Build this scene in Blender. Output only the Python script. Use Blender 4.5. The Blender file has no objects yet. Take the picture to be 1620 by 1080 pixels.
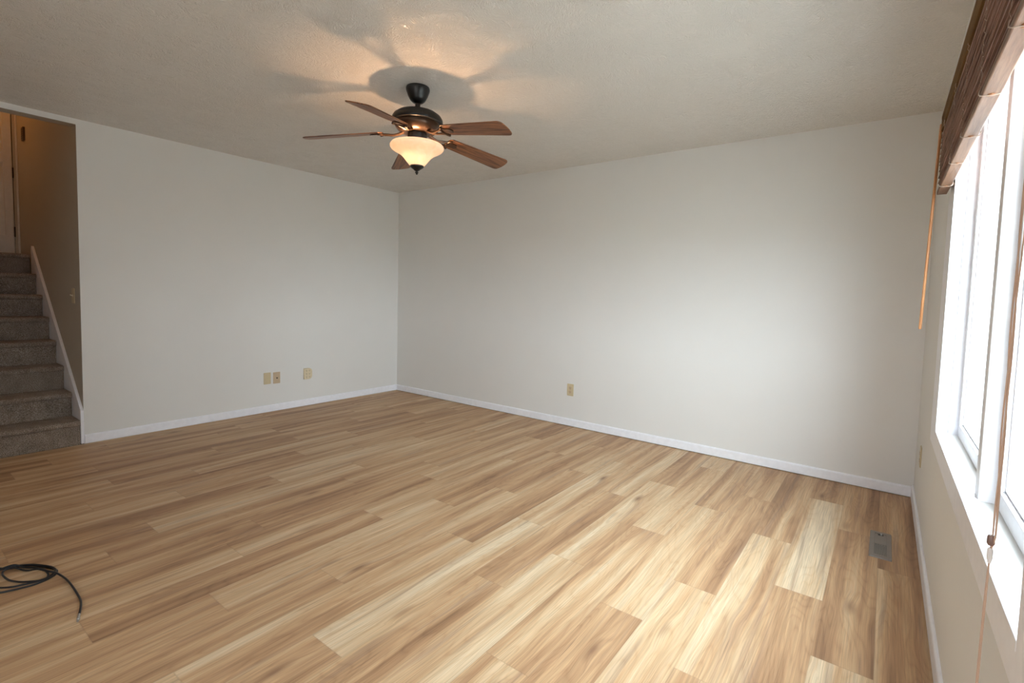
import bpy, bmesh, math, random
from mathutils import Vector, Matrix

# ---------------------------------------------------------------- scene, camera, light
S = bpy.context.scene
COL = S.collection
S.view_settings.view_transform = 'Standard'
S.view_settings.look = 'None'
S.view_settings.gamma = 1.0
S.view_settings.use_curve_mapping = False
S.view_settings.exposure = 0.0
S.cycles.max_bounces = 12
S.cycles.diffuse_bounces = 8
S.cycles.glossy_bounces = 4
S.cycles.transparent_max_bounces = 12
S.cycles.sample_clamp_indirect = 8.0

cd = bpy.data.cameras.new('camera')
cd.sensor_width = 36.0
cd.lens = 777.835 / 1620 * 36.0
cd.shift_x = -26.907 / 1620
cd.shift_y = -26.121 / 1620
cd.clip_start = 0.02
cam = bpy.data.objects.new('camera', cd)
COL.objects.link(cam)
cam.matrix_world = Matrix(((0.8083, -0.0585, 0.5858, 4.920),
                           (0.5881, 0.0327, -0.8081, -3.9916),
                           (0.0281, 0.9978, 0.0609, 1.2371),
                           (0, 0, 0, 1)))
S.camera = cam

# overcast sky
wd = bpy.data.worlds.new('world')
S.world = wd
wd.use_nodes = True
nt = wd.node_tree
nt.nodes.clear()
wo = nt.nodes.new('ShaderNodeOutputWorld')
bg = nt.nodes.new('ShaderNodeBackground')
bg.inputs['Color'].default_value = (0.880, 0.945, 1.025, 1)
bg.inputs['Strength'].default_value = 21.5
nt.links.new(bg.outputs[0], wo.inputs[0])


def point(name, loc, energy, color, radius):
    l = bpy.data.lights.new(name, 'POINT')
    l.energy = energy
    l.color = color
    l.shadow_soft_size = radius
    o = bpy.data.objects.new(name, l)
    o.location = loc
    COL.objects.link(o)
    return o


# sampling portal in the window opening (adds no light of its own)
pl = bpy.data.lights.new('window_daylight', 'AREA')
pl.shape = 'RECTANGLE'
pl.size = 1.65
pl.size_y = 1.42
pl.cycles.is_portal = True
po = bpy.data.objects.new('window_daylight', pl)
po.location = (5.29, -2.075, 1.40)
po.rotation_euler = (math.radians(90), 0, math.radians(90))
COL.objects.link(po)

pl2 = bpy.data.lights.new('added_rear_fill_portal', 'AREA')  # portal for the unseen rear opening added as fill light
pl2.shape = 'RECTANGLE'
pl2.size = 0.84
pl2.size_y = 0.84
pl2.cycles.is_portal = True
po2 = bpy.data.objects.new('added_rear_fill_portal', pl2)
po2.location = (4.45, -5.725, 1.25)
po2.rotation_euler = (math.radians(90), 0, 0)
COL.objects.link(po2)

point('hall_light', (-1.75, -3.62, 3.55), 8.0, (1.0, 0.42, 0.10), 0.12)

# ---------------------------------------------------------------- dimensions
W = 5.128          # window wall
D = 2.978          # stair opening edge
H = 2.44           # ceiling
YB = -5.60         # wall behind the camera
YS = -3.93         # far side of the stairwell


# ---------------------------------------------------------------- node helpers
class NT:
    def __init__(self, name):
        self.m = bpy.data.materials.new(name)
        self.m.use_nodes = True
        self.t = self.m.node_tree
        self.t.nodes.clear()
        self.out = self.t.nodes.new('ShaderNodeOutputMaterial')

    def n(self, typ, **kw):
        nd = self.t.nodes.new(typ)
        for k, v in kw.items():
            if k.startswith('i_'):
                key = k[2:]
                key = int(key) if key.isdigit() else key.replace('_', ' ')
                s = nd.inputs[key]
                if isinstance(v, bpy.types.NodeSocket):
                    self.t.links.new(v, s)
                else:
                    s.default_value = v
            else:
                setattr(nd, k, v)
        return nd

    def math(self, op, a, b=None, c=None, clamp=False):
        nd = self.t.nodes.new('ShaderNodeMath')
        nd.operation = op
        nd.use_clamp = clamp
        for i, v in enumerate((a, b, c)):
            if v is None:
                continue
            if isinstance(v, bpy.types.NodeSocket):
                self.t.links.new(v, nd.inputs[i])
            else:
                nd.inputs[i].default_value = v
        return nd.outputs[0]

    def ramp(self, fac, stops, interp='LINEAR'):
        nd = self.t.nodes.new('ShaderNodeValToRGB')
        nd.color_ramp.interpolation = interp
        e = nd.color_ramp.elements
        while len(e) > 1:
            e.remove(e[-1])
        e[0].position = stops[0][0]
        c = stops[0][1]
        e[0].color = (c[0], c[1], c[2], 1) if not isinstance(c, float) else (c, c, c, 1)
        for p, c in stops[1:]:
            x = e.new(p)
            x.color = (c[0], c[1], c[2], 1) if not isinstance(c, float) else (c, c, c, 1)
        self.t.links.new(fac, nd.inputs[0])
        return nd.outputs[0]

    def mix(self, fac, a, b, blend='MIX'):
        nd = self.t.nodes.new('ShaderNodeMix')
        nd.data_type = 'RGBA'
        nd.blend_type = blend
        nd.clamp_factor = True
        for s, v in ((nd.inputs[0], fac), (nd.inputs[6], a), (nd.inputs[7], b)):
            if isinstance(v, bpy.types.NodeSocket):
                self.t.links.new(v, s)
            elif isinstance(v, (int, float)):
                s.default_value = v
            else:
                s.default_value = (v[0], v[1], v[2], 1)
        return nd.outputs[2]

    def comb(self, x, y, z):
        nd = self.t.nodes.new('ShaderNodeCombineXYZ')
        for i, v in enumerate((x, y, z)):
            if isinstance(v, bpy.types.NodeSocket):
                self.t.links.new(v, nd.inputs[i])
            else:
                nd.inputs[i].default_value = v
        return nd.outputs[0]

    def noise(self, vec, scale, detail=2.0, rough=0.5, dist=0.0):
        nd = self.n('ShaderNodeTexNoise', i_Scale=scale, i_Detail=detail, i_Roughness=rough, i_Distortion=dist)
        self.t.links.new(vec, nd.inputs['Vector'])
        return nd.outputs[0]

    def coord(self, which='Object'):
        return self.t.nodes.new('ShaderNodeTexCoord').outputs[which]

    def bump(self, h, strength=0.2, dist=0.01):
        nd = self.n('ShaderNodeBump', i_Strength=strength, i_Distance=dist)
        self.t.links.new(h, nd.inputs['Height'])
        return nd.outputs[0]

    def principled(self, color, rough=0.5, metal=0.0, normal=None, spec=0.5, coat=0.0):
        nd = self.n('ShaderNodeBsdfPrincipled')
        for k, v in (('Base Color', color), ('Roughness', rough), ('Metallic', metal), ('Normal', normal),
                     ('Specular IOR Level', spec), ('Coat Weight', coat)):
            if v is None:
                continue
            s = nd.inputs[k]
            if isinstance(v, bpy.types.NodeSocket):
                self.t.links.new(v, s)
            elif isinstance(v, (tuple, list)):
                s.default_value = (v[0], v[1], v[2], 1)
            else:
                s.default_value = v
        self.t.links.new(nd.outputs[0], self.out.inputs[0])
        return nd


def mat_plain(name, color, rough=0.5, metal=0.0, spec=0.5, var=0.03, scale=30.0, bump=0.0, bscale=200.0):
    k = NT(name)
    co = k.coord()
    nz = k.noise(co, scale, 3.0)
    c = k.ramp(nz, [(0.3, tuple(x * (1 - var) for x in color)), (0.7, tuple(min(1, x * (1 + var)) for x in color))])
    nrm = None
    if bump > 0:
        nrm = k.bump(k.noise(co, bscale, 2.0), bump, 0.002)
    k.principled(c, rough, metal, nrm, spec)
    return k.m


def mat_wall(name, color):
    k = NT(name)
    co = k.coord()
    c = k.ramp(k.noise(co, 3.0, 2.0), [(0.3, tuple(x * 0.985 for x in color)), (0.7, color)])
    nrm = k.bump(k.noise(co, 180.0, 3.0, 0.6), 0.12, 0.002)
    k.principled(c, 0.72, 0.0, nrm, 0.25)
    return k.m


def mat_ceiling():
    k = NT('textured_ceiling_paint')
    co = k.coord()
    sep = k.n('ShaderNodeSeparateXYZ', i_0=co)
    flat = k.comb(sep.outputs[0], sep.outputs[1], 0.0)
    warp = k.n('ShaderNodeTexNoise', i_Scale=6.0, i_Detail=2.0)
    k.t.links.new(flat, warp.inputs['Vector'])
    wv = k.n('ShaderNodeVectorMath', operation='MULTIPLY_ADD', i_0=warp.outputs['Color'], i_1=(0.16, 0.16, 0), i_2=flat)
    hs = []
    for sc, off, fr in ((6.0, 0.0, 46.0), (8.5, 7.3, 58.0)):
        pv = k.n('ShaderNodeVectorMath', operation='ADD', i_0=wv.outputs[0], i_1=(off, off * 0.7, 0))
        vo = k.n('ShaderNodeTexVoronoi', i_Scale=sc, feature='F1')
        k.t.links.new(pv.outputs[0], vo.inputs['Vector'])
        cs = k.n('ShaderNodeSeparateColor', i_0=vo.outputs['Color'])
        ang = k.math('MULTIPLY', cs.outputs[0], 6.28)
        rot = k.n('ShaderNodeVectorRotate', rotation_type='Z_AXIS')
        k.t.links.new(pv.outputs[0], rot.inputs['Vector'])
        k.t.links.new(ang, rot.inputs['Angle'])
        st = k.n('ShaderNodeVectorMath', operation='MULTIPLY', i_0=rot.outputs[0], i_1=(1.0, 0.22, 1.0))
        nz = k.noise(st.outputs[0], fr * 1.9, 2.0, 0.55, 0.6)
        ridge = k.math('SUBTRACT', 1.0, k.math('MULTIPLY', k.math('ABSOLUTE', k.math('SUBTRACT', nz, 0.5)), 5.0), clamp=True)
        amp = k.ramp(k.noise(pv.outputs[0], 4.5, 2.0), [(0.36, 0.45), (0.64, 1.0)])
        hs.append(k.math('MULTIPLY', k.math('POWER', ridge, 1.6), amp))
    h = k.math('ADD', hs[0], hs[1])
    h = k.math('ADD', h, k.math('MULTIPLY', k.noise(flat, 160.0, 2.0), 0.25))
    nrm = k.bump(h, 0.50, 0.0065)
    k.principled((0.790, 0.768, 0.732), 0.27, 0.0, nrm, 0.60)
    return k.m


def mat_floor():
    k = NT('vinyl_oak_planks')
    uv = k.n('ShaderNodeUVMap', uv_map='plank_uv').outputs[0]
    at = k.n('ShaderNodeAttribute', attribute_name='plank', attribute_type='GEOMETRY')
    sc = k.n('ShaderNodeSeparateColor', i_0=at.outputs['Color'])
    tone, s1, s2 = sc.outputs[0], sc.outputs[1], sc.outputs[2]
    sp = k.n('ShaderNodeSeparateXYZ', i_0=uv)
    u0, v0 = sp.outputs[0], sp.outputs[1]
    o1 = k.math('MULTIPLY', s1, 57.0)
    o2 = k.math('MULTIPLY', s2, 91.0)
    # the grain wanders a little sideways along the board
    wob = k.noise(k.comb(k.math('MULTIPLY', u0, 4.0), k.math('MULTIPLY', v0, 1.15), o1), 1.0, 2.0)
    u = k.math('ADD', u0, k.math('MULTIPLY', k.math('SUBTRACT', wob, 0.5), 0.040))
    # knots
    kv = k.n('ShaderNodeTexVoronoi', feature='F1', i_Scale=1.0)
    k.t.links.new(k.comb(k.math('ADD', k.math('MULTIPLY', u0, 7.0), o2), k.math('ADD', k.math('MULTIPLY', v0, 2.1), o1), 0.0), kv.inputs['Vector'])
    kd = kv.outputs['Distance']
    kc = k.n('ShaderNodeSeparateColor', i_0=kv.outputs['Color'])
    gate = k.math('GREATER_THAN', kc.outputs[0], 0.50)
    near = k.math('MULTIPLY', k.ramp(kd, [(0.0, 1.0), (0.30, 0.0)]), gate)
    u = k.math('ADD', u, k.math('MULTIPLY', near, 0.02))
    # broad sapwood / heartwood figure
    big = k.noise(k.comb(k.math('MULTIPLY', u, 13.0), k.math('MULTIPLY', v0, 0.75), o2), 1.0, 2.0, 0.5)
    mid = k.noise(k.comb(k.math('MULTIPLY', u, 62.0), k.math('MULTIPLY', v0, 0.65), o1), 1.0, 3.0, 0.55)
    f = k.math('ADD', k.math('MULTIPLY', k.math('SUBTRACT', big, 0.5), 1.55), k.math('MULTIPLY', k.math('SUBTRACT', mid, 0.5), 0.55))
    f = k.math('ADD', f, tone)
    # cathedral arches
    ring = k.noise(k.comb(k.math('MULTIPLY', u, 9.0), k.math('MULTIPLY', v0, 1.3), k.math('ADD', o1, 5.0)), 1.0, 1.0)
    rl = k.math('ABSOLUTE', k.math('SINE', k.math('MULTIPLY', ring, 48.0)))
    f = k.math('SUBTRACT', f, k.math('MULTIPLY', k.math('POWER', k.math('SUBTRACT', 1.0, rl), 2.0), 0.10))
    col = k.ramp(f, [(0.0, (0.265, 0.142, 0.074)), (0.26, (0.425, 0.246, 0.130)), (0.48, (0.560, 0.352, 0.192)),
                     (0.70, (0.645, 0.452, 0.268)), (0.98, (0.745, 0.590, 0.400))])
    # greyish mineral streaks
    ms = k.noise(k.comb(k.math('MULTIPLY', u, 24.0), k.math('MULTIPLY', v0, 1.1), k.math('ADD', o2, 9.0)), 1.0, 3.0, 0.6)
    col = k.mix(k.ramp(ms, [(0.56, 0.0), (0.74, 0.62)]), col, (0.330, 0.215, 0.150))
    # fine pores
    fine = k.noise(k.comb(k.math('MULTIPLY', u, 260.0), k.math('MULTIPLY', v0, 4.5), o1), 1.0, 3.0, 0.65)
    col = k.mix(1.0, col, k.ramp(fine, [(0.30, 0.74), (0.62, 1.06)]), 'MULTIPLY')
    # short dark checks
    ck = k.noise(k.comb(k.math('MULTIPLY', u, 85.0), k.math('MULTIPLY', v0, 2.6), k.math('ADD', o2, 3.0)), 1.0, 2.0, 0.5)
    col = k.mix(k.ramp(ck, [(0.71, 0.0), (0.78, 0.6)]), col, (0.20, 0.115, 0.07))
    # knot heart
    kn = k.math('MULTIPLY', k.ramp(kd, [(0.03, 0.90), (0.085, 0.45), (0.18, 0.0)]), gate)
    col = k.mix(kn, col, (0.25, 0.135, 0.075))
    # bevelled joints between boards, drawn from the board's own edges
    eu = k.math('MINIMUM', u0, k.math('SUBTRACT', 0.1815, u0))
    ev = k.math('MINIMUM', v0, k.math('SUBTRACT', 1.21, v0))
    e = k.math('MINIMUM', eu, ev)
    col = k.mix(k.ramp(e, [(0.0004, 0.22), (0.0014, 0.0)]), col, (0.20, 0.12, 0.075))
    h = k.math('ADD', k.math('MULTIPLY', fine, 0.4), k.ramp(e, [(0.0, 0.0), (0.0025, 1.0)]))
    nrm = k.bump(h, 0.12, 0.001)
    rr = k.math('ADD', 0.40, k.math('MULTIPLY', fine, 0.18))
    k.principled(col, rr, 0.0, nrm, 0.40)
    return k.m


def mat_wood(name, a, b, axis=0, rough=0.4, scale=1.0, spec=0.4):
    k = NT(name)
    co = k.coord()
    sp = k.n('ShaderNodeSeparateXYZ', i_0=co)
    ax = [k.math('MULTIPLY', sp.outputs[i], (4.0 if i == axis else 55.0) * scale) for i in range(3)]
    v = k.comb(*ax)
    n1 = k.noise(v, 1.0, 4.0, 0.6, 0.8)
    c = k.ramp(n1, [(0.36, a), (0.62, b)])
    ax2 = [k.math('MULTIPLY', sp.outputs[i], (14.0 if i == axis else 420.0) * scale) for i in range(3)]
    n2 = k.noise(k.comb(*ax2), 1.0, 2.0)
    c = k.mix(1.0, c, k.ramp(n2, [(0.3, 0.8), (0.65, 1.06)]), 'MULTIPLY')
    k.principled(c, rough, 0.0, k.bump(n2, 0.08, 0.001), spec)
    return k.m


def mat_carpet():
    k = NT('brown_flecked_carpet')
    co = k.coord()
    n1 = k.noise(co, 210.0, 2.0, 0.7)
    n2 = k.noise(co, 14.0, 3.0)
    c = k.ramp(n1, [(0.30, (0.12, 0.090, 0.068)), (0.50, (0.33, 0.265, 0.215)), (0.70, (0.60, 0.52, 0.45))])
    c = k.mix(1.0, c, k.ramp(n2, [(0.3, 0.82), (0.7, 1.1)]), 'MULTIPLY')
    k.principled(c, 0.95, 0.0, k.bump(n1, 1.0, 0.01), 0.1)
    return k.m


def mat_glass():
    k = NT('window_glass')
    tr = k.n('ShaderNodeBsdfTransparent', i_Color=(0.955, 0.995, 0.995, 1))
    gl = k.n('ShaderNodeBsdfGlossy', i_Color=(0.95, 1, 1, 1), i_Roughness=0.02)
    fr = k.n('ShaderNodeFresnel', i_IOR=1.35)
    mx = k.n('ShaderNodeMixShader')
    gm = k.n('ShaderNodeNewGeometry')
    front = k.math('SUBTRACT', 1.0, gm.outputs['Backfacing'])
    k.t.links.new(k.math('MULTIPLY', fr.outputs[0], front), mx.inputs[0])
    k.t.links.new(tr.outputs[0], mx.inputs[1])
    k.t.links.new(gl.outputs[0], mx.inputs[2])
    k.t.links.new(mx.outputs[0], k.out.inputs[0])
    return k.m


def mat_bowl():
    k = NT('frosted_alabaster_glass')
    co = k.coord()
    nz = k.noise(co, 16.0, 3.0, 0.55, 1.2)
    c = k.ramp(nz, [(0.3, (0.92, 0.86, 0.80)), (0.7, (0.98, 0.96, 0.94))])
    di = k.n('ShaderNodeBsdfDiffuse', i_Color=c)
    tl = k.n('ShaderNodeBsdfTranslucent', i_Color=c)
    gl = k.n('ShaderNodeBsdfGlossy', i_Color=(1, 1, 1, 1), i_Roughness=0.25)
    m1 = k.n('ShaderNodeMixShader', i_0=0.86)
    k.t.links.new(di.outputs[0], m1.inputs[1])
    k.t.links.new(tl.outputs[0], m1.inputs[2])
    m2 = k.n('ShaderNodeMixShader', i_0=0.05)
    k.t.links.new(m1.outputs[0], m2.inputs[1])
    k.t.links.new(gl.outputs[0], m2.inputs[2])
    k.t.links.new(m2.outputs[0], k.out.inputs[0])
    return k.m


def mat_emit(name, color, strength):
    k = NT(name)
    em = k.n('ShaderNodeEmission', i_Color=(color[0], color[1], color[2], 1), i_Strength=strength)
    k.t.links.new(em.outputs[0], k.out.inputs[0])
    return k.m


def mat_siding():
    k = NT('blocker_house_siding')
    co = k.coord()
    sp = k.n('ShaderNodeSeparateXYZ', i_0=co)
    fr = k.math('FRACT', k.math('MULTIPLY', sp.outputs[2], 7.0))
    c = k.ramp(fr, [(0.0, (0.19, 0.20, 0.21)), (0.12, (0.30, 0.31, 0.32)), (1.0, (0.33, 0.34, 0.35))])
    k.principled(c, 0.8)
    return k.m


M = {}
M['wall'] = mat_wall('off_white_wall_paint', (0.765, 0.757, 0.733))
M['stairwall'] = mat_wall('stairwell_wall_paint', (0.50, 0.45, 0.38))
M['ceiling'] = mat_ceiling()
M['floor'] = mat_floor()
M['gap'] = mat_plain('dark_floor_gap', (0.02, 0.015, 0.012), 0.9)
M['white'] = mat_plain('white_trim_paint', (0.88, 0.89, 0.94), 0.35, bump=0.03, bscale=60)
M['vinyl'] = mat_plain('white_window_vinyl', (0.84, 0.84, 0.86), 0.32)
M['gasket'] = mat_plain('grey_gasket', (0.42, 0.40, 0.42), 0.6)
M['doorwhite'] = mat_plain('door_paint', (0.74, 0.72, 0.68), 0.4)
M['hinge'] = mat_plain('dark_hinge_metal', (0.06, 0.045, 0.035), 0.4, 0.8)
M['carpet'] = mat_carpet()
M['ivory'] = mat_plain('ivory_plastic', (0.60, 0.50, 0.32), 0.35)
M['ivory2'] = mat_plain('tan_plastic', (0.56, 0.43, 0.29), 0.35)
M['ivory3'] = mat_plain('pale_ivory_plastic', (0.70, 0.60, 0.42), 0.35)
M['slot'] = mat_plain('dark_slot', (0.05, 0.035, 0.025), 0.6)
M['steel'] = mat_plain('nickel_metal', (0.62, 0.61, 0.60), 0.28, 1.0)
M['screw'] = mat_plain('brass_screw', (0.45, 0.34, 0.18), 0.35, 1.0)
M['bronze'] = mat_plain('oil_rubbed_bronze', (0.0075, 0.007, 0.0075), 0.36, 0.0, var=0.15)
M['bronze_lamplit'] = mat_plain('lamplit_bronze', (0.075, 0.041, 0.024), 0.32, 0.6, var=0.12)  # dark bronze with the bulb's warm reflection put into its colour
M['blade'] = mat_wood('walnut_fan_blade', (0.085, 0.030, 0.012), (0.330, 0.140, 0.060), 0, 0.36)
M['bowl'] = mat_bowl()
M['bulb'] = mat_emit('glowing_bulb', (1.0, 0.57, 0.29), 1400.0)
M['slat'] = mat_wood('cedar_blind_slat', (0.165, 0.085, 0.058), (0.390, 0.235, 0.175), 1, 0.45)
M['rail'] = mat_wood('pale_cedar_bottom_rail', (0.17, 0.085, 0.048), (0.26, 0.145, 0.09), 1, 0.45, spec=0.3)
M['headrail'] = mat_wood('brown_headrail', (0.13, 0.066, 0.020), (0.20, 0.105, 0.036), 1, 0.75, spec=0.1)
M['wand'] = mat_wood('orange_wand_wood', (0.50, 0.20, 0.07), (0.66, 0.31, 0.12), 2, 0.35, spec=0.6)
M['button'] = mat_plain('dark_orange_wood_button', (0.26, 0.10, 0.035), 0.4)
M['cord'] = mat_plain('tan_cord', (0.56, 0.37, 0.26), 0.8)
M['string'] = mat_plain('pale_ladder_string', (0.36, 0.26, 0.20), 0.8)
M['bead'] = mat_plain('brown_cord_bead', (0.22, 0.13, 0.10), 0.4)
M['clearbead'] = mat_plain('clear_plastic_clip', (0.80, 0.74, 0.68), 0.15)
M['vent'] = mat_plain('taupe_register_metal', (0.235, 0.205, 0.180), 0.45)
M['ventdark'] = mat_plain('register_dark_slot', (0.025, 0.02, 0.018), 0.7)
M['black'] = mat_plain('black_cable_rubber', (0.012, 0.013, 0.016), 0.35)
M['glass'] = mat_glass()
M['grass'] = mat_plain('pale_paving', (0.40, 0.39, 0.36), 0.95, var=0.3, scale=8)
M['siding'] = mat_siding()


# ---------------------------------------------------------------- mesh helpers
def box(bm, x0, y0, z0, x1, y1, z1):
    vs = [bm.verts.new(p) for p in ((x0, y0, z0), (x1, y0, z0), (x1, y1, z0), (x0, y1, z0),
                                    (x0, y0, z1), (x1, y0, z1), (x1, y1, z1), (x0, y1, z1))]
    for f in ((0, 3, 2, 1), (4, 5, 6, 7), (0, 1, 5, 4), (1, 2, 6, 5), (2, 3, 7, 6), (3, 0, 4, 7)):
        bm.faces.new([vs[i] for i in f])
    return vs


def prism(bm, poly, fn, t0, t1):
    """poly: 2-D outline; fn(a,b,t)->xyz"""
    A = [bm.verts.new(fn(a, b, t0)) for a, b in poly]
    B = [bm.verts.new(fn(a, b, t1)) for a, b in poly]
    n = len(poly)
    bm.faces.new(A[::-1])
    bm.faces.new(B)
    for i in range(n):
        bm.faces.new((A[i], A[(i + 1) % n], B[(i + 1) % n], B[i]))


def lathe(bm, prof, seg=48, c=(0, 0, 0), capped=True):
    rings = []
    for r, z in prof:
        if r < 1e-6:
            rings.append([bm.verts.new((c[0], c[1], c[2] + z))])
        else:
            rings.append([bm.verts.new((c[0] + r * math.cos(2 * math.pi * i / seg), c[1] + r * math.sin(2 * math.pi * i / seg), c[2] + z)) for i in range(seg)])
    for a, b in zip(rings, rings[1:]):
        for i in range(seg):
            j = (i + 1) % seg
            if len(a) == 1 and len(b) == 1:
                continue
            if len(a) == 1:
                bm.faces.new((a[0], b[j], b[i]))
            elif len(b) == 1:
                bm.faces.new((a[i], a[j], b[0]))
            else:
                bm.faces.new((a[i], a[j], b[j], b[i]))
    if capped:
        for r in (rings[0], rings[-1]):
            if len(r) > 1:
                bm.faces.new(r)


def tube(bm, pts, r, seg=8, close=False):
    pts = [Vector(p) for p in pts]
    n = len(pts)
    rings = []
    prev = None
    for i, p in enumerate(pts):
        if close:
            t = pts[(i + 1) % n] - pts[i - 1]
        else:
            t = pts[min(i + 1, n - 1)] - pts[max(i - 1, 0)]
        t.normalize()
        if prev is None:
            a = Vector((0, 0, 1)) if abs(t.z) < 0.9 else Vector((1, 0, 0))
            u = t.cross(a).normalized()
        else:
            u = (prev - t * prev.dot(t)).normalized()
        prev = u
        w = t.cross(u)
        rr = r[i] if isinstance(r, (list, tuple)) else r
        rings.append([bm.verts.new(p + (u * math.cos(2 * math.pi * k / seg) + w * math.sin(2 * math.pi * k / seg)) * rr) for k in range(seg)])
    m = n if close else n - 1
    for i in range(m):
        a, b = rings[i], rings[(i + 1) % n]
        for k in range(seg):
            bm.faces.new((a[k], a[(k + 1) % seg], b[(k + 1) % seg], b[k]))
    if not close:
        bm.faces.new(rings[0][::-1])
        bm.faces.new(rings[-1])


def spline(pts, n=8):
    """Catmull-Rom through 3-D points"""
    P = [Vector(p) for p in pts]
    P = [P[0] * 2 - P[1]] + P + [P[-1] * 2 - P[-2]]
    out = []
    for i in range(1, len(P) - 2):
        a, b, c, d = P[i - 1:i + 3]
        for k in range(n):
            t = k / n
            out.append(0.5 * ((2 * b) + (c - a) * t + (2 * a - 5 * b + 4 * c - d) * t * t + (3 * b - a - 3 * c + d) * t ** 3))
    out.append(P[-2])
    return out


def rrect(w, h, r, n=5, cx=0.0, cy=0.0):
    o = []
    for sx, sy, a0 in ((1, 1, 0), (-1, 1, 90), (-1, -1, 180), (1, -1, 270)):
        for k in range(n + 1):
            a = math.radians(a0 + 90 * k / n)
            o.append((cx + sx * (w / 2 - r) + r * math.cos(a), cy + sy * (h / 2 - r) + r * math.sin(a)))
    return o


def obj(name, bm, mat, parent=None, loc=None, smooth=False, bevel=0.0, bseg=2):
    bmesh.ops.recalc_face_normals(bm, faces=bm.faces)
    me = bpy.data.meshes.new(name)
    bm.to_mesh(me)
    bm.free()
    if smooth:
        for p in me.polygons:
            p.use_smooth = True
    mats = mat if isinstance(mat, (list, tuple)) else [mat]
    for m in mats:
        me.materials.append(m)
    o = bpy.data.objects.new(name, me)
    COL.objects.link(o)
    if parent is not None:
        o.parent = parent
    if loc is not None:
        o.location = loc
    if bevel > 0:
        b = o.modifiers.new('bevel', 'BEVEL')
        b.width = bevel
        b.segments = bseg
        b.limit_method = 'ANGLE'
        b.angle_limit = math.radians(35)
    if smooth:
        e = o.modifiers.new('edges', 'EDGE_SPLIT')
        e.split_angle = math.radians(38)
    return o


def new():
    return bmesh.new()


def struct(o):
    o['kind'] = 'structure'
    return o


def thing(name, loc, label, cat, group=None, rot=(0, 0, 0)):
    o = bpy.data.objects.new(name, None)
    o.empty_display_size = 0.05
    o.location = loc
    o.rotation_euler = rot
    COL.objects.link(o)
    o['label'] = label
    o['category'] = cat
    if group:
        o['group'] = group
    return o


# ================================================================ ROOM SHELL
# --- plank floor: one mesh, one face per board, seeded per board
rng = random.Random(11)
PW, PL = 0.1815, 1.21
ROWOFF = {-23: .40, -22: .20, -21: .56, -20: .01, -19: .55, -18: .945, -17: .375, -16: .747, -15: .005, -14: .50,
          -13: .29, -12: .85, -11: .66, -10: .087, -9: .445, -8: .82, -7: .205, -6: .57, -5: .01, -4: .37, -3: .89,
          -2: .178, -1: .523, 0: .015, 1: .765, 2: .372, 3: .02}
# how light each board is (row, index counted from the far wall)
TONE = {(1, 0): .40, (1, 1): .86, (1, 2): .46, (1, 3): .72, (0, 0): .42, (0, 1): .64, (0, 2): .5,
        (-1, 0): .50, (-1, 1): .43, (-1, 2): .66, (-2, 0): .50, (-2, 1): .68, (-2, 2): .42, (-3, 0): .68, (-3, 1): .68, (-3, 2): .52, (-3, 3): .58,
        (-4, 0): .47, (-4, 1): .70, (-4, 2): .72, (-4, 3): .5, (-5, 0): .66, (-5, 1): .47, (-5, 2): .50, (-5, 3): .62,
        (-6, 0): .60, (-6, 1): .66, (-6, 2): .82, (-6, 3): .48, (-7, 0): .52, (-7, 1): .48, (-7, 2): .60, (-7, 3): .68,
        (2, 0): .40, (2, 1): .42, (2, 2): .74, (3, 0): .40, (3, 1): .50, (3, 2): .5,
        (-8, 0): .42, (-8, 1): .52, (-8, 2): .56, (-8, 3): .48, (-9, 0): .62, (-9, 1): .42, (-9, 2): .56, (-10, 0): .56, (-10, 1): .58, (-10, 2): .40,
        (-11, 1): .62, (-11, 2): .46, (-12, 1): .58, (-13, 1): .62, (-13, 2): .44, (-14, 2): .66, (-15, 1): .64, (-15, 2): .38}
me = bpy.data.meshes.new('floor')
V, F, UV, AT = [], [], [], []
for row in range(-26, 5):
    x0 = 4.412 + PW * row
    xa, xb = max(x0, -0.0), min(x0 + PW, W - 0.004)
    if xb - xa < 0.004:
        continue
    off = ROWOFF.get(row, rng.random() * PL)
    y = -PL + off          # first joint at or below the far wall
    tops = [off + 0.0]
    yt = off if off < 0 else off
    # joints: y = off - PL*(k+1); the first board runs from its (hidden) joint above the wall
    for kk in range(0, 7):
        y1 = off - PL * kk
        y0 = y1 - PL
        ya, yb = max(y0, YB + 0.004), min(y1, -0.004)
        if yb - ya < 0.003:
            continue
        t = TONE.get((row, kk), None)
        r1, r2, r3 = rng.random(), rng.random(), rng.random()
        if t is None:
            t = 0.40 + 0.26 * r3
        b = len(V)
        V += [(xa, ya, 0), (xb, ya, 0), (xb, yb, 0), (xa, yb, 0)]
        F.append((b, b + 1, b + 2, b + 3))
        UV += [(xa - x0, ya - y0), (xb - x0, ya - y0), (xb - x0, yb - y0), (xa - x0, yb - y0)]
        AT += [(t, r1, r2, 1)] * 4
me.from_pydata(V, [], F)
uvl = me.uv_layers.new(name='plank_uv')
ca = me.color_attributes.new('plank', 'FLOAT_COLOR', 'CORNER')
uvl = me.uv_layers['plank_uv']
ca = me.color_attributes['plank']
for i in range(len(me.loops)):
    uvl.data[i].uv = UV[i]
    ca.data[i].color = AT[i]
me.materials.append(M['floor'])
fl = bpy.data.objects.new('floor', me)
COL.objects.link(fl)
struct(fl)

bm = new()
box(bm, -2.5, YB - 0.1, -0.15, W + 0.12, 0.1, -0.004)
struct(obj('floor_underlay', bm, M['gap']))

bm = new()
box(bm, -0.12, YB - 0.12, H, W + 0.14, 0.12, H + 0.10)
struct(obj('ceiling', bm, M['ceiling']))

bm = new()
box(bm, -0.12, 0, 0, W + 0.14, 0.12, H)
struct(obj('wall_back', bm, M['wall']))

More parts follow.
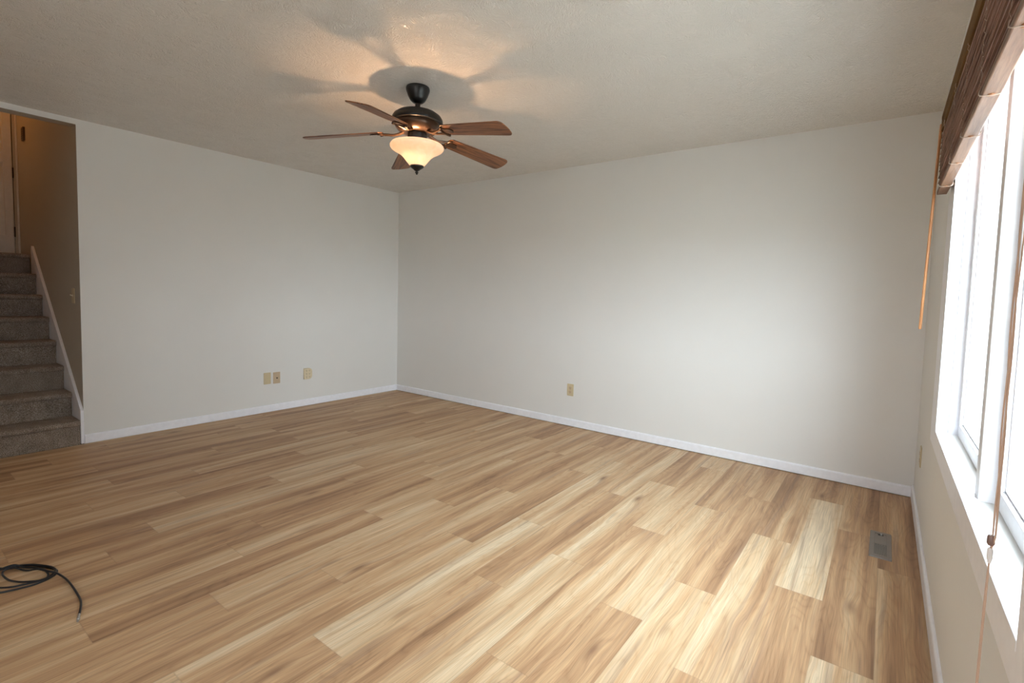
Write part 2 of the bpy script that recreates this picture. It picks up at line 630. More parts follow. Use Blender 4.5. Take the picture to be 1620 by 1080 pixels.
bm = new()
box(bm, -0.12, -D, 0, 0, 0, H)
box(bm, -0.12, YS, 2.400, 0, -D, H)
box(bm, -0.12, YB, 0, 0, YS, H)
bm.faces.ensure_lookup_table()
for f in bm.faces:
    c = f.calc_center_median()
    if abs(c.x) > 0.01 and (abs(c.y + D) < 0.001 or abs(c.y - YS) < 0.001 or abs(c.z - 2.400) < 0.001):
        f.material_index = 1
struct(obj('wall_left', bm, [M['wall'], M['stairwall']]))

bm = new()
RX0, RX1, RZ0, RZ1 = 4.05, 4.85, 0.85, 1.65  # opening made up behind the camera to let in fill light
box(bm, -0.12, YB - 0.12, 0, RX0, YB, H)
box(bm, RX1, YB - 0.12, 0, W + 0.14, YB, H)
box(bm, RX0, YB - 0.12, RZ1, RX1, YB, H)
box(bm, RX0, YB - 0.12, 0, RX1, YB, RZ0)
struct(obj('wall_front', bm, M['wall']))

# window wall with its opening
WY0, WY1, WZ0, WZ1 = -1.245, -2.905, 0.695, 2.09
bm = new()
box(bm, W, WY0, 0, W + 0.14, 0, H)
box(bm, W, YB, 0, W + 0.14, WY1, H)
box(bm, W, WY1, 0, W + 0.14, WY0, WZ0)
box(bm, W, WY1, WZ1, W + 0.14, WY0, H)
struct(obj('wall_right', bm, M['wall']))

# baseboards: small rounded top edge, 6 mm above the boards
def base_prof(t=0.012, h=0.072, z0=0.006):
    return [(0, z0), (t, z0), (t, h - 0.010), (t * 0.8, h - 0.004), (t * 0.45, h), (0, h)]


bm = new()
prism(bm, base_prof(), lambda a, b, t: (t, -a, b), 0.0, W)
struct(obj('baseboard_back', bm, M['white']))
bm = new()
prism(bm, base_prof(), lambda a, b, t: (a, t, b), -D + 0.002, -0.012)
struct(obj('baseboard_left', bm, M['white']))
bm = new()
prism(bm, base_prof(0.012, 0.085), lambda a, b, t: (W - a, t, b), YB, -0.012)
struct(obj('baseboard_right', bm, M['white']))

# ================================================================ STAIRWELL
ZL = 1.488
bm = new()
box(bm, -2.15, -D, 0, -0.12, -D + 0.12, 3.93)
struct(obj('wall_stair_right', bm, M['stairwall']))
bm = new()
box(bm, -2.15, YS - 0.12, 0, -0.12, YS, 3.93)
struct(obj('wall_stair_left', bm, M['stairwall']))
bm = new()
box(bm, -2.25, YS - 0.12, 3.93, 0.0, -D + 0.12, 4.03)
box(bm, -0.12, YS - 0.12, H + 0.10, 0.0, -D + 0.12, 3.93)
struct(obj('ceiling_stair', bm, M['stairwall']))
# end wall with door opening
bm = new()
dy0, dy1, dz1 = -3.010, -3.770, 3.52
box(bm, -2.25, dy0, ZL, -2.15, -D + 0.12, 3.93)
box(bm, -2.25, YS - 0.12, ZL, -2.15, dy1, 3.93)
box(bm, -2.25, dy1, dz1, -2.15, dy0, 3.93)
box(bm, -2.35, YS - 0.12, 0, -2.25, -D + 0.12, 4.03)
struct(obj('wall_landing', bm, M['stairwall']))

dr = bpy.data.objects.new('door_1', None)
dr.location = (-2.15, -3.39, ZL)
COL.objects.link(dr)
struct(dr)
def dl(x, y, z):
    return (x + 2.15, y + 3.39, z - ZL)
bm = new()
y0, y1 = dy0 - 0.006, dy1 + 0.006
def bx(bm, a, b):
    A, B = dl(*a), dl(*b)
    box(bm, min(A[0], B[0]), min(A[1], B[1]), min(A[2], B[2]), max(A[0], B[0]), max(A[1], B[1]), max(A[2], B[2]))
bx(bm, (-2.185, y1, ZL + 0.01), (-2.170, y0, dz1 - 0.005))
for a, b in ((y0, y0 - 0.062), (y1 + 0.062, y1), (-3.36, -3.42)):
    bx(bm, (-2.172, b, ZL + 0.01), (-2.158, a, dz1 - 0.005))
for za, zb in ((ZL + 0.01, ZL + 0.2), (ZL + 0.9, ZL + 1.02), (dz1 - 0.125, dz1 - 0.005)):
    bx(bm, (-2.1719, y1 + 0.001, za), (-2.1582, y0 - 0.001, zb))
obj('door_slab', bm, M['doorwhite'], dr, bevel=0.004)
bm = new()
bx(bm, (-2.150, -D - 0.001, ZL), (-2.138, -D - 0.0145, dz1 + 0.02))
bx(bm, (-2.150, dy1 - 0.05, ZL), (-2.138, dy1 + 0.004, dz1 + 0.02))
bx(bm, (-2.150, dy1 - 0.05, dz1 - 0.004), (-2.138, -D - 0.001, dz1 + 0.05))
obj('door_casing', bm, M['doorwhite'], dr, bevel=0.002)
for z in (1.72, 2.30):
    bm = new()
    c = dl(-2.152, dy0 - 0.003, z)
    lathe(bm, [(0.0, -0.05), (0.006, -0.05), (0.006, 0.05), (0.0, 0.05)], 12, c)
    obj('hinge', bm, M['hinge'], dr, smooth=True)

# carpeted flight
st = thing('carpeted_staircase', (0, -3.45, 0), 'flight of steps covered in brown flecked carpet rising behind the left opening', 'stairs')
RISE, RUN = ZL / 8, 0.2266
for i in range(8):
    bm = new()
    xr = -0.004 - RUN * i          # riser face
    z1 = RISE * (i + 1)
    z0 = RISE * i
    xb = xr - RUN - 0.03 if i < 7 else -2.148
    prof = [(xr, z0), (xr, z1 - 0.045)]
    for k in range(7):
        a = math.radians(-90 + 180 * k / 6)
        prof.append((xr + 0.004 + 0.021 * math.cos(a) - 0.004, z1 - 0.022 + 0.022 * math.sin(a)))
    prof += [(xb, z1), (xb, z0)]
    prism(bm, prof, lambda a, b, t: (a, t + 3.45, b), YS + 0.002, -D - 0.0215)
    obj('step', bm, M['carpet'], st, smooth=True)

# skirt board along the stair wall
def zs(x):
    return 0.275 - x * 0.8393
bm = new()
poly = [(0.012, 0.006), (0.012, 0.262), (0.0, 0.275), (-1.535, zs(-1.535)), (-1.56, zs(-1.535) - 0.03), (-1.56, 1.20), (-0.3, 0.006)]
prism(bm, poly, lambda a, b, t: (a, t, b), -D - 0.020, -D - 0.0005)
struct(obj('trim_1', bm, M['white'], bevel=0.003))


# ================================================================ WINDOW
win = bpy.data.objects.new('window_1', None)
win.location = (W, -2.075, WZ0)
COL.objects.link(win)
struct(win)

def wb(bm, x0, ya, z0, x1, yb, z1):
    box(bm, x0 - W, min(ya, yb) + 2.075, z0 - WZ0, x1 - W, max(ya, yb) + 2.075, z1 - WZ0)

FY, NY = -1.25, -2.90       # clear opening
ZB, ZT = 0.70, 2.08
bm = new()
CT = 0.006
wb(bm, W - CT, FY + 0.235, 0.612, W, NY - 0.09, ZB)
wb(bm, W - CT, FY, ZB, W, FY + 0.235, ZT)
wb(bm, W - CT, FY + 0.235, ZT, W, NY - 0.09, ZT + 0.07)
obj('window_casing', bm, M['white'], win, bevel=0.003, bseg=3)
bm = new()
wb(bm, W - 0.007, NY, 0.50, W, NY - 0.10, ZT + 0.07)
obj('window_casing', bm, M['white'], win, bevel=0.0035, bseg=4)
bm = new()
wb(bm, W - 0.007, FY, ZB - 0.02, 5.163, NY, ZB)                     # sill board
wb(bm, 5.163, FY, ZB - 0.03, 5.27, NY, ZB - 0.006)
obj('window_sill', bm, M['white'], win, bevel=0.002)
bm = new()
wb(bm, W - 0.006, FY, ZB - 0.006, 5.163, FY + 0.004, ZT)              # far jamb
wb(bm, 5.163, FY - 0.006, ZB - 0.006, 5.27, FY + 0.004, ZT)
wb(bm, W - 0.006, NY - 0.004, ZB - 0.006, 5.27, NY, ZT)               # near jamb
wb(bm, W - 0.006, FY, ZT, 5.27, NY, ZT + 0.01)                        # head
obj('window_jamb', bm, M['white'], win, bevel=0.0015)
MY0, MY1 = -2.092, -2.150
bm = new()
wb(bm, 5.158, MY0, ZB - 0.006, 5.25, MY1, ZT)
obj('window_mullion', bm, M['vinyl'], win, bevel=0.004, bseg=3)
for (ya, yb) in ((FY - 0.006, MY0), (MY1, NY)):
    sash = bpy.data.objects.new('window_sash', None)
    sash.parent = win
    COL.objects.link(sash)
    bm = new()
    a, b = ya - 0.002, yb + 0.002
    sx0, sx1 = 5.194, 5.238
    sw = 0.046
    wb(bm, sx0, a, ZB - 0.004, sx1, b, ZB + sw)
    wb(bm, sx0, a, ZT - sw, sx1, b, ZT)
    wb(bm, sx0, a, ZB + sw, sx1, a - sw, ZT - sw)
    wb(bm, sx0, b + sw, ZB + sw, sx1, b, ZT - sw)
    obj('sash_frame', bm, M['vinyl'], sash, bevel=0.003)
    bm = new()
    g = 0.006
    gx0, gx1 = 5.2125, 5.2165
    for (p, q, z0, z1) in ((a - sw, b + sw, ZB + sw, ZB + sw + g), (a - sw, b + sw, ZT - sw - g, ZT - sw), (a - sw, a - sw - g, ZB + sw, ZT - sw), (b + sw + g, b + sw, ZB + sw, ZT - sw)):
        wb(bm, 5.205, p, z0, 5.212, q, z1)
    obj('glazing_bead', bm, M['gasket'], sash)
    bm = new()
    wb(bm, gx0, a - sw - 0.001, ZB + sw + 0.001, gx1, b + sw + 0.001, ZT - sw - 0.001)
    obj('window_pane', bm, M['glass'], sash)

# outdoors
bm = new()
box(bm, -60, -60, -0.55, 60, 60, -0.45)
o = obj('pavement', bm, M['grass'])
struct(o)

bm = new()
box(bm, 15.0, -1.6, -0.5, 23.0, 26.0, 6.4)  # unseen house, added and sized to block low sky light
prism(bm, [(14.6, 6.4), (23.4, 6.4), (19.0, 8.6)], lambda a, b, t: (a, t, b), -1.9, 26.3)
struct(obj('unseen_blocker_house', bm, M['siding']))

# ================================================================ CEILING FAN
FX, FYY = 2.607, -1.985
fan = thing('ceiling_fan', (FX, FYY, H), 'dark bronze five blade ceiling fan with lit frosted bowl light', 'ceiling fan')
def fz(z):
    return z - H
bm = new()
lathe(bm, [(0.0, 0.0), (0.066, 0.0), (0.069, -0.008), (0.069, -0.018), (0.064, -0.032), (0.057, -0.052), (0.050, -0.064), (0.049, -0.068), (0.040, -0.080), (0.027, -0.090), (0.014, -0.094), (0.0, -0.094)], 48)
obj('canopy', bm, M['bronze'], fan, smooth=True)
bm = new()
lathe(bm, [(0.0, fz(2.36)), (0.015, fz(2.36)), (0.015, fz(2.30)), (0.0, fz(2.30))], 24)
lathe(bm, [(0.0, fz(2.325)), (0.021, fz(2.325)), (0.024, fz(2.315)), (0.024, fz(2.295)), (0.0, fz(2.295))], 24)
obj('downrod', bm, M['bronze'], fan, smooth=True)
bm = new()
lathe(bm, [(0.0, fz(2.306)), (0.050, fz(2.305)), (0.085, fz(2.300)), (0.116, fz(2.289)), (0.137, fz(2.274)), (0.147, fz(2.257)), (0.149, fz(2.242)), (0.146, fz(2.233)), (0.137, fz(2.229)), (0.130, fz(2.228)), (0.0, fz(2.228))], 64)
obj('motor_housing', bm, M['bronze'], fan, smooth=True)
bm = new()
lathe(bm, [(0.0, fz(2.2285)), (0.131, fz(2.2285)), (0.132, fz(2.216)), (0.126, fz(2.203)), (0.116, fz(2.191)), (0.104, fz(2.182)), (0.086, fz(2.176)), (0.058, fz(2.174)), (0.0, fz(2.174))], 64)
obj('motor_base', bm, M['bronze_lamplit'], fan, smooth=True)
bm = new()
lathe(bm, [(0.0, fz(2.176)), (0.050, fz(2.176)), (0.056, fz(2.170)), (0.056, fz(2.134)), (0.050, fz(2.122)), (0.0, fz(2.122))], 40)
obj('switch_housing', bm, M['bronze'], fan, smooth=True)
# blades
def blade_outline():
    L0, L1 = 0.205, 0.648
    pts = []
    w0, w1 = 0.054, 0.071
    def w(x):
        return w0 + (w1 - w0) * (x - L0) / (L1 - L0)
    r = 0.030
    # outer end, slightly rounded with soft corners
    up = [(L0 + 0.018, w0 * 0.98), (0.35, w(0.35)), (0.50, w(0.50)), (L1 - r, w1)]
    corner = [(L1 - r + r * math.sin(math.radians(a)), w1 - r + r * math.cos(math.radians(a))) for a in (20, 40, 60, 80)]
    end = [(L1 + 0.004, 0.020), (L1 + 0.005, 0.0)]
    top = up + corner + end
    ine = [(L0, w0 * 0.72), (L0 - 0.006, 0.0)]
    full = top + [(x, -y) for x, y in reversed(top[:-1])]
    full += [(x, -y) for x, y in ine[:1]] + [ine[1]] + [ine[0]]
    return full
BZ = 2.191                       # height of the drooping blade plane at the axis
DROOP = math.radians(7.1)
def bz(x):
    return fz(BZ) - x * math.tan(DROOP)
pitch = math.radians(12.5)
for k in range(5):
    th = math.radians(5 + 72 * k)
    ch, sh = math.cos(th), math.sin(th)
    # a holder: arm from the motor base widening into a shield under the blade
    bm = new()
    arm = spline([(0.080, 0, fz(2.180)), (0.110, 0, fz(2.166)), (0.140, 0, fz(2.159)), (0.175, 0, fz(2.159)), (0.205, 0, fz(2.158))], 5)
    for ofs in (-0.011, 0.011):
        pts = []
        for i, p in enumerate(arm):
            t = i / (len(arm) - 1)
            y = ofs * (0.7 + 2.6 * max(0, t - 0.45) ** 1.0)
            pts.append((p.x, y, p.z - 0.002 - y * math.tan(pitch) * min(1, t * 1.4)))
        tube(bm, pts, 0.0065, 8)
    ang0 = []
    for a in range(-80, 81, 16):
        ar = math.radians(a)
        y = 0.044 * math.sin(ar)
        x = 0.214 - 0.030 * math.cos(ar) + 0.012
        ang0.append((x, y, bz(x) - 0.010 - y * math.tan(pitch)))
    tube(bm, ang0, 0.007, 8)
    # plate on the blade
    pp = [(0.205, -0.026), (0.262, -0.020), (0.275, 0.0), (0.262, 0.020), (0.205, 0.026)]
    prism(bm, pp, lambda a, b, t: (a, b, bz(a) + t - b * math.tan(pitch)), -0.009, -0.0035)
    rot = Matrix.Rotation(th, 4, 'Z')
    bmesh.ops.transform(bm, matrix=rot, verts=bm.verts)
    obj('blade_holder', bm, M['bronze_lamplit'], fan, smooth=True)
    bm = new()
    prism(bm, blade_outline(), lambda a, b, t: (a, b, t), -0.003, 0.003)
    o = obj('blade', bm, M['blade'], fan, loc=(0, 0, fz(BZ)), bevel=0.0015)
    o.rotation_euler = (Matrix.Rotation(th, 3, 'Z') @ Matrix.Rotation(DROOP, 3, 'Y') @ Matrix.Rotation(-pitch, 3, 'X')).to_euler()
# light kit
bm = new()
outer = [(0.038, 1.984), (0.046, 1.990), (0.058, 2.004), (0.070, 2.020), (0.084, 2.036), (0.100, 2.050), (0.118, 2.061), (0.136, 2.070), (0.149, 2.079), (0.156, 2.089), (0.157, 2.098), (0.152, 2.106)]
inner = [(r - 0.004, z + 0.004) for r, z in outer[::-1]]
lathe(bm, [(r, fz(z)) for r, z in outer + inner], 72, capped=False)
obj('glass_bowl', bm, M['bowl'], fan, smooth=True)
bm = new()
lathe(bm, [(0.0, fz(1.990)), (0.037, fz(1.990)), (0.041, fz(1.984)), (0.040, fz(1.978)), (0.030, fz(1.970)), (0.019, fz(1.963)), (0.015, fz(1.958)), (0.008, fz(1.955)), (0.0065, fz(1.951)), (0.010, fz(1.948)), (0.0095, fz(1.944)), (0.005, fz(1.940)), (0.0055, fz(1.937)), (0.003, fz(1.934)), (0.0, fz(1.933))], 32)
obj('finial', bm, M['bronze'], fan, smooth=True)
bm = new()
lathe(bm, [(0.0, fz(2.13)), (0.006, fz(2.13)), (0.006, fz(1.99)), (0.0, fz(1.99))], 12)
obj('bowl_rod', bm, M['bronze'], fan, smooth=True)
bm = new()
bmesh.ops.create_icosphere(bm, subdivisions=3, radius=0.015)
bmesh.ops.transform(bm, matrix=Matrix.Translation((0.004, -0.030, fz(2.048))), verts=bm.verts)
obj('bulb', bm, M['bulb'], fan, smooth=True)
bm = new()
for s in (1,):
    tube(bm, [(0.002, -0.016, fz(2.115)), (0.0038, -0.028, fz(2.064))], 0.010, 12)
obj('bulb_socket', bm, M['ivory3'], fan, smooth=True)

# ================================================================ BLIND
BY0, BY1 = -1.07, -3.10
bl = thing('wooden_blind', (5.09, BY0, 2.095), 'raised cedar brown wooden blind bunched above the window', 'blind')
def L(x, y, z):
    return (x - 5.09, y - BY0, z - 2.095)
def lb(bm, x0, y0, z0, x1, y1, z1):
    a, b = L(x0, y0, z0), L(x1, y1, z1)
    box(bm, min(a[0], b[0]), min(a[1], b[1]), min(a[2], b[2]), max(a[0], b[0]), max(a[1], b[1]), max(a[2], b[2]))
bm = new()
lb(bm, 5.0715, BY0, 2.022, 5.1165, BY1, 2.092)
obj('headrail', bm, M['headrail'], bl, bevel=0.002)
rng2 = random.Random(5)
bm = new()
z = 1.765
ns = 0
while z < 2.012:
    dx = rng2.uniform(-0.0015, 0.0065)
    tl = rng2.uniform(-0.0022, 0.0022)
    t = 0.0026
    ya, yb = BY0 + rng2.uniform(-0.004, 0.004), BY1
    tl2 = rng2.uniform(-0.0022, 0.0022)
    x0, x1 = 5.0755 + dx, 5.1095 + dx * 0.4
    vs = [bm.verts.new(L(*p)) for p in ((x0, ya, z + tl), (x1, ya, z - tl), (x1, yb, z - tl2), (x0, yb, z + tl2),
                                       (x0, ya, z + t + tl), (x1, ya, z + t - tl), (x1, yb, z + t - tl2), (x0, yb, z + t + tl2))]
    for f in ((0, 3, 2, 1), (4, 5, 6, 7), (0, 1, 5, 4), (1, 2, 6, 5), (2, 3, 7, 6), (3, 0, 4, 7)):
        bm.faces.new([vs[i] for i in f])
    z += 0.0052 + rng2.uniform(-0.0006, 0.0014)
    ns += 1
obj('slat_stack', bm, M['slat'], bl)
bm = new()
lb(bm, 5.074, BY0 + 0.002, 1.744, 5.110, BY1, 1.762)
obj('bottom_rail', bm, M['rail'], bl, bevel=0.003)
for yy in (-1.27, -1.68, -2.02, -2.38, -2.74):
    bm = new()
    # ladder string hanging in small loops down the face of the bunched slats
    pts = []
    n = 46
    for i in range(n):
        t = i / (n - 1)
        zz = 2.02 - t * 0.262
        pts.append(L(5.0715 + 0.0018 * math.sin(i * 2.1 + 3 * math.sin(i * 0.61 + yy)) - 0.0006, yy + 0.006 * math.sin(i * 1.7 + yy * 9 + 2.2 * math.sin(i * 0.43)) + 0.004 * math.sin(i * 0.5 + yy * 5), zz))
    tube(bm, pts, 0.0009, 6)
    # loop under the bottom rail
    tube(bm, spline([L(5.070, yy, 1.760), L(5.069, yy - 0.004, 1.745), L(5.078, yy - 0.006, 1.7415), L(5.105, yy - 0.004, 1.7415), L(5.114, yy, 1.748), L(5.1125, yy + 0.004, 1.764)], 4), 0.0012, 6)
    obj('ladder_string', bm, M['string'], bl)
    bm = new()
    bmesh.ops.create_uvsphere(bm, u_segments=16, v_segments=8, radius=1.0)
    bmesh.ops.transform(bm, matrix=Matrix.Translation(L(5.092, yy, 1.7435)) @ Matrix.Diagonal((0.008, 0.010, 0.0035, 1)), verts=bm.verts)
    obj('cord_button', bm, M['button'], bl, smooth=True)
# tilt wand on a wire hook at the far end
bm = new()
wt, wbm = Vector((5.071, -1.085, 2.055)), Vector((5.0505, -1.085, 1.130))
ax = [wt.lerp(wbm, t) for t in (0, 0.004, 0.5, 0.994, 1.0)]
tube(bm, [L(*p) for p in ax], [0.0035, 0.0056, 0.0058, 0.0058, 0.0045], 14)
obj('tilt_wand', bm, M['wand'], bl, smooth=True)
bm = new()
tube(bm, spline([L(5.0712, -1.085, 2.050), L(5.0715, -1.084, 2.066), L(5.0735, -1.082, 2.076), L(5.078, -1.080, 2.082)], 4), 0.0022, 8)
obj('wand_hook', bm, M['steel'], bl, smooth=True)
# pull cords
bm = new()
CX, CY = 5.069, -2.985
top = (5.0735, -2.90, 1.745)
for k, (ph, am) in enumerate(((0.0, 0.005), (2.1, 0.004), (4.2, 0.005))):
    pts = [L(5.0745, -2.93 - 0.012 * k, 2.02)]
    for i in range(26):
        t = i / 25
        zz = 1.74 - t * 0.85
        sp = am * (0.35 + 0.65 * abs(math.sin(t * 7.0 + k)))
        sx = (k - 1) * 0.0055 * max(0.0, 0.55 - t) / 0.55
        pts.append(L(CX + 0.0035 + sx - sp * 0.5 * math.cos(ph + t * 11), CY + sp * math.sin(ph + t * 11), zz))
    pts.append(L(CX, CY, 0.868))
    tube(bm, spline(pts, 3), 0.0012, 6)
for k in (-1, 1):
    tube(bm, spline([L(CX, CY + 0.001 * k, 0.850), L(CX - 0.001, CY + 0.0035 * k, 0.78), L(CX - 0.002, CY + 0.004 * k, 0.64), L(CX - 0.003, CY + 0.0045 * k, 0.50)], 4), 0.0012, 6)
obj('pull_cord', bm, M['cord'], bl, smooth=True)
bm = new()
tube(bm, [L(CX, CY, 0.893), L(CX, CY, 0.890), L(CX, CY, 0.880), L(CX, CY, 0.877)], [0.0035, 0.0050, 0.0050, 0.0035], 12)
obj('cord_bead', bm, M['bead'], bl, smooth=True)
bm = new()
tube(bm, [L(CX, CY, 0.873), L(CX, CY, 0.869), L(CX, CY, 0.857), L(CX, CY, 0.849)], [0.0028, 0.0038, 0.0036, 0.002], 12)
obj('cord_clip', bm, M['clearbead'], bl, smooth=True)

# ================================================================ WALL PLATES
def plate_mesh(w=0.070, h=0.115, t=0.0055):
    bm = new()
    prism(bm, rrect(w, h, 0.004), lambda a, b, q: (a, b, q), 0.0, t * 0.55)
    prism(bm, rrect(w - 0.004, h - 0.004, 0.004), lambda a, b, q: (a, b, q), t * 0.55, t)
    return bm

# orientation matrices: local x = along the wall, local y = up, local z = out of the wall
def orient(o, xdir, out):
    x, z = Vector(xdir), Vector(out)
    y = z.cross(x)
    m = Matrix((x, y, z)).transposed()
    o.rotation_euler = m.to_euler()

def duplex(parent, mat, slotmat):
    bm = plate_mesh()
    obj('cover_plate', bm, mat, parent, bevel=0.001)
    for s in (1, -1):
        bm = new()
        out = []
        for k in range(24):
            a = 2 * math.pi * k / 24
            out.append((0.0172 * math.cos(a), max(-0.0135, min(0.0135, 0.0172 * math.sin(a))) + s * 0.0195))
        prism(bm, out, lambda a, b, q: (a, b, q), 0.0054, 0.0072)
        fo = obj('socket_face', bm, M['ivory2'], parent)
        bm = new()
        for dx, hh in ((-0.0063, 0.0085), (0.0063, 0.0070)):
            box(bm, dx - 0.0012, s * 0.0195 - hh / 2 + 0.003, 0.0071, dx + 0.0012, s * 0.0195 + hh / 2 + 0.003, 0.0076)
        prism(bm, [(0.0026 * math.cos(2 * math.pi * k / 12), s * 0.0195 - 0.0075 + 0.0026 * math.sin(2 * math.pi * k / 12)) for k in range(12)], lambda a, b, q: (a, b, q), 0.0071, 0.0076)
        obj('socket_slots', bm, slotmat, fo)
    bm = new()
    lathe(bm, [(0, 0.0052), (0.0032, 0.0052), (0.003, 0.0066), (0.0, 0.0069)], 16)
    obj('plate_screw', bm, M['screw'], parent, smooth=True)

# back wall outlet
t = thing('wall_outlet', (2.535, -0.0003, 0.348), 'ivory duplex outlet low on the wide wall opposite the camera', 'outlet')
orient(t, (1, 0, 0), (0, -1, 0))
duplex(t, M['ivory'], M['slot'])
# window wall outlet, standing a little proud of the wall
t = thing('wall_outlet', (W - 0.0003, -0.455, 0.385), 'ivory outlet plate low on the window wall beside the far corner', 'outlet')
orient(t, (0, -1, 0), (-1, 0, 0))
duplex(t, M['ivory'], M['slot'])
# left wall
t = thing('blank_wall_plate', (0.0003, -1.598, 0.339), 'plain blank ivory cover plate low on the left wall, farthest from the corner', 'wall plate')
orient(t, (0, 1, 0), (1, 0, 0))
obj('cover_plate', plate_mesh(), M['ivory'], t, bevel=0.001)
for s in (1, -1):
    bm = new()
    lathe(bm, [(0, 0.0052), (0.003, 0.0052), (0.0028, 0.0062), (0.0, 0.0065)], 16, (0, s * 0.042, 0))
    obj('plate_screw', bm, M['ivory'], t, smooth=True)
t = thing('cable_wall_plate', (0.0003, -1.505, 0.336), 'tan cover plate with a dark cable jack in its middle', 'wall plate')
orient(t, (0, 1, 0), (1, 0, 0))
obj('cover_plate', plate_mesh(), M['ivory2'], t, bevel=0.001)
bm = new()
lathe(bm, [(0, 0.005), (0.0068, 0.005), (0.0068, 0.008), (0.0048, 0.008), (0.0048, 0.015), (0.0, 0.015)], 18, (0.001, -0.002, 0))
obj('cable_jack', bm, M['slot'], t, smooth=True)
for s in (1, -1):
    bm = new()
    lathe(bm, [(0, 0.0052), (0.003, 0.0052), (0.0028, 0.0062), (0.0, 0.0065)], 16, (0, s * 0.042, 0))
    obj('plate_screw', bm, M['ivory2'], t, smooth=True)
# plug-in multi outlet adapter with a rounded side
t = thing('outlet_adapter', (0.0003, -1.184, 0.343), 'ivory multi outlet adapter with rounded right side, nearest the corner on the left wall', 'outlet adapter')
orient(t, (0, 1, 0), (1, 0, 0))
bm = new()
r = 0.034
out = [(-0.041, -0.058), (0.045 - r, -0.058)]
for k in range(1, 7):
    a = math.radians(-90 + 90 * k / 6)
    out.append((0.045 - r + r * math.cos(a), -0.058 + r + r * math.sin(a)))
for k in range(0, 7):
    a = math.radians(90 * k / 6)
    out.append((0.045 - r + r * math.cos(a), 0.058 - r + r * math.sin(a)))
out += [(-0.041, 0.058)]
prism(bm, out, lambda a, b, q: (a, b, q), 0.0, 0.026)
obj('adapter_body', bm, M['ivory3'], t, bevel=0.004, bseg=3)
for cx in (-0.018, 0.014):
    for cy in (-0.034, 0.0, 0.034):
        bm = new()
        for dx, hh in ((-0.005, 0.008), (0.005, 0.0065)):
            box(bm, cx + dx - 0.0013, cy - hh / 2 + 0.002, 0.0255, cx + dx + 0.0013, cy + hh / 2 + 0.002, 0.0264)
        prism(bm, [(cx + 0.0024 * math.cos(2 * math.pi * k / 10), cy - 0.008 + 0.0024 * math.sin(2 * math.pi * k / 10)) for k in range(10)], lambda a, b, q: (a, b, q), 0.0255, 0.0264)
        obj('socket_slots', bm, M['slot'], t)
# stair light switch
t = thing('light_switch', (-0.186, -D - 0.0003, 1.131), 'toggle light switch plate on the dim stairwell wall', 'light switch')
orient(t, (1, 0, 0), (0, -1, 0))
obj('cover_plate', plate_mesh(0.072, 0.118), M['ivory'], t, bevel=0.001)
bm = new()
prism(bm, rrect(0.010, 0.024, 0.001), lambda a, b, q: (a, b, q), 0.005, 0.0075)
v = box(bm, -0.0035, -0.004, 0.006, 0.0035, 0.004, 0.022)
for q in v:
    if q.co.z > 0.01:
        q.co.y += 0.008
obj('toggle', bm, M['ivory3'], t, bevel=0.001)
# dark fixture high on stairwell wall
t = thing('wall_chime', (-1.80, -D - 0.0003, 2.625), 'small dark oblong fixture high on the stairwell wall near the door', 'wall fixture')
orient(t, (1, 0, 0), (0, -1, 0))
bm = new()
prism(bm, rrect(0.085, 0.125, 0.008), lambda a, b, q: (a, b, q), 0.0, 0.016)
obj('fixture_box', bm, mat_plain('dark_brown_plastic', (0.10, 0.05, 0.02), 0.5), t, bevel=0.003)
bm = new()
for k in range(5):
    box(bm, -0.03, -0.045 + k * 0.02, 0.0155, 0.03, -0.039 + k * 0.02, 0.0175)
obj('fixture_grille', bm, M['slot'], t)

# ================================================================ FLOOR REGISTER
rg = thing('floor_register', (4.966, -0.912, 0.0), 'taupe metal floor register with louvers set in the planks by the window wall', 'floor vent')
bm = new()
RW, RL = 0.094, 0.335
def ring(bm, o, i, z0, z1):
    """frame ring between outer outline o at z0 and inner outline i at z1"""
    A = [bm.verts.new((x, y, z0)) for x, y in o]
    A2 = [bm.verts.new((x * 0.97, y * 0.99, z1)) for x, y in o]
    B = [bm.verts.new((x, y, z1)) for x, y in i]
    C = [bm.verts.new((x, y, 0.0005)) for x, y in i]
    n = len(o)
    for p, q in ((A, A2), (A2, B), (B, C)):
        for k in range(n):
            bm.faces.new((p[k], p[(k + 1) % n], q[(k + 1) % n], q[k]))
ring(bm, rrect(RW, RL, 0.004), rrect(0.052, RL - 0.056, 0.001), 0.0, 0.006)
obj('register_frame', bm, M['vent'], rg)
bm = new()
box(bm, -0.026, -0.1395, 0.0006, 0.026, 0.1395, 0.0012)
obj('register_well', bm, M['ventdark'], rg)
bm = new()
box(bm, -0.0255, 0.0, 0.0013, 0.0255, 0.118, 0.0045)
box(bm, -0.0255, 0.118, 0.0013, -0.012, 0.139, 0.0045)
box(bm, 0.012, 0.118, 0.0013, 0.0255, 0.139, 0.0045)
obj('register_panel', bm, M['vent'], rg)
for k in range(8):
    bm = new()
    y = -0.012 - k * 0.0165
    v = box(bm, -0.0255, y - 0.0030, 0.0016, 0.0255, y + 0.0030, 0.0036)
    for q in v:
        if q.co.z > 0.003:
            q.co.y += 0.002
    obj('louver', bm, M['vent'], rg)
bm = new()
prism(bm, rrect(0.007, 0.016, 0.002), lambda a, b, q: (a + 0.002, b + 0.131, q), 0.0013, 0.0085)
obj('damper_lever', bm, M['steel'], rg)

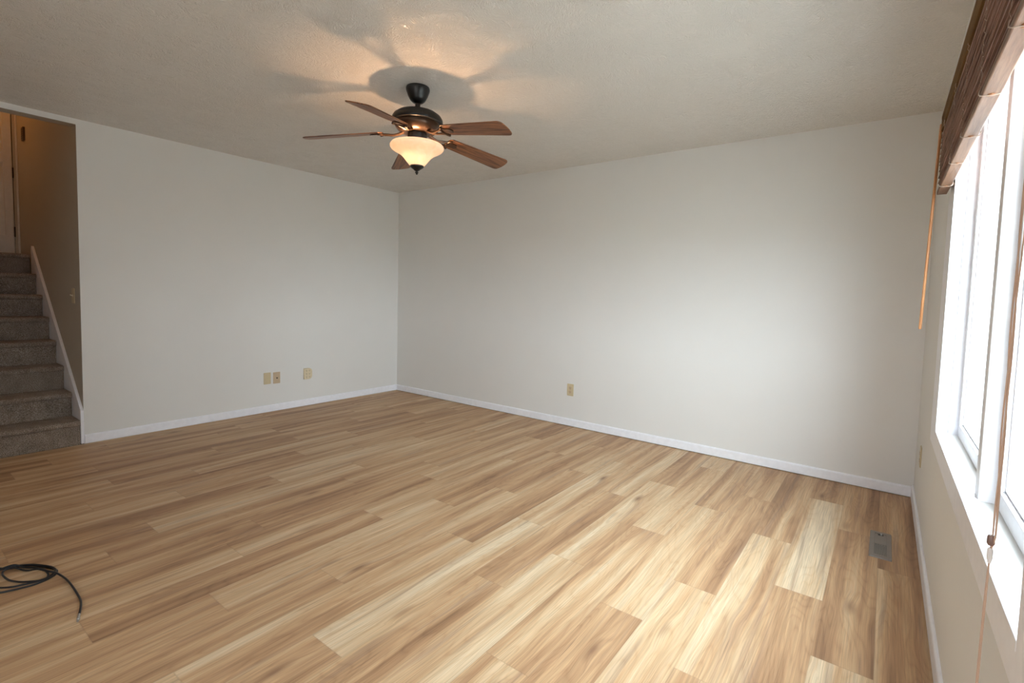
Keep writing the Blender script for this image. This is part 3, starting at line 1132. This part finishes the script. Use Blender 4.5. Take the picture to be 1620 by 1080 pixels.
# ================================================================ BLACK CABLE
cab = thing('coaxial_cable', (2.13, -3.60, 0.0), 'coil of black coaxial cable with metal connector lying on the planks', 'cable')
CA = [(1.62, -3.93), (1.74, -3.83), (1.83, -3.73), (1.897, -3.668), (1.911, -3.656), (1.947, -3.627), (1.953, -3.598), (1.976, -3.573), (2.027, -3.543), (2.075, -3.523), (2.111, -3.514), (2.131, -3.517), (2.152, -3.528), (2.167, -3.548), (2.174, -3.568), (2.179, -3.597), (2.172, -3.629), (2.164, -3.656), (2.151, -3.685), (2.127, -3.707)]
CC = [(2.06, -3.760), (1.98, -3.765), (1.925, -3.725), (1.929, -3.680), (1.945, -3.660), (1.951, -3.643), (1.955, -3.621), (1.968, -3.595), (1.998, -3.565), (2.047, -3.537), (2.090, -3.521), (2.126, -3.520), (2.154, -3.534), (2.172, -3.560), (2.173, -3.592), (2.163, -3.623), (2.150, -3.654), (2.123, -3.682)]
CB = [(2.08, -3.715), (2.02, -3.730), (1.965, -3.705), (1.961, -3.662), (1.953, -3.639), (1.960, -3.617), (1.985, -3.591), (2.028, -3.562), (2.066, -3.547), (2.109, -3.542), (2.140, -3.545), (2.160, -3.556), (2.161, -3.574), (2.143, -3.599), (2.112, -3.627), (2.064, -3.649), (2.025, -3.659), (1.993, -3.659), (1.969, -3.652), (1.962, -3.638), (1.974, -3.619), (2.023, -3.592), (2.075, -3.565), (2.131, -3.542), (2.175, -3.524), (2.246, -3.509), (2.313, -3.504), (2.394, -3.504), (2.452, -3.507), (2.500, -3.516), (2.543, -3.528), (2.559, -3.533)]
P3 = [(x, y, 0.0040) for x, y in CA] + [(x, y, 0.0115) for x, y in CC]
for i, (x, y) in enumerate(CB):
    z = 0.0115 if i < 3 else (0.0190 if 3 <= i <= 5 else 0.0060)
    if 16 <= i <= 20:
        z = 0.0120
    if 22 <= i <= 24:
        z = 0.0190
    if i > 24:
        z = max(0.0040, 0.0190 - (i - 24) * 0.006)
    P3.append((x, y, z))
bm = new()
tube(bm, [(p.x - 2.13, p.y + 3.60, p.z) for p in spline(P3, 5)], 0.0038, 10)
obj('cable', bm, M['black'], cab, smooth=True)
a = Vector((2.559 - 2.13, -3.533 + 3.60, 0.0045))
d = Vector((0.049, -0.0145, 0)).normalized()
bm = new()
tube(bm, [a + d * t for t in (-0.002, 0.012, 0.0121, 0.020, 0.0201, 0.034)], [0.0042, 0.0042, 0.0036, 0.0036, 0.0050, 0.0050], 12)
tube(bm, [a + d * 0.034, a + d * 0.045], 0.0036, 12)
tube(bm, [a + d * 0.045, a + d * 0.054], 0.0008, 6)
obj('connector', bm, M['steel'], cab, smooth=True)
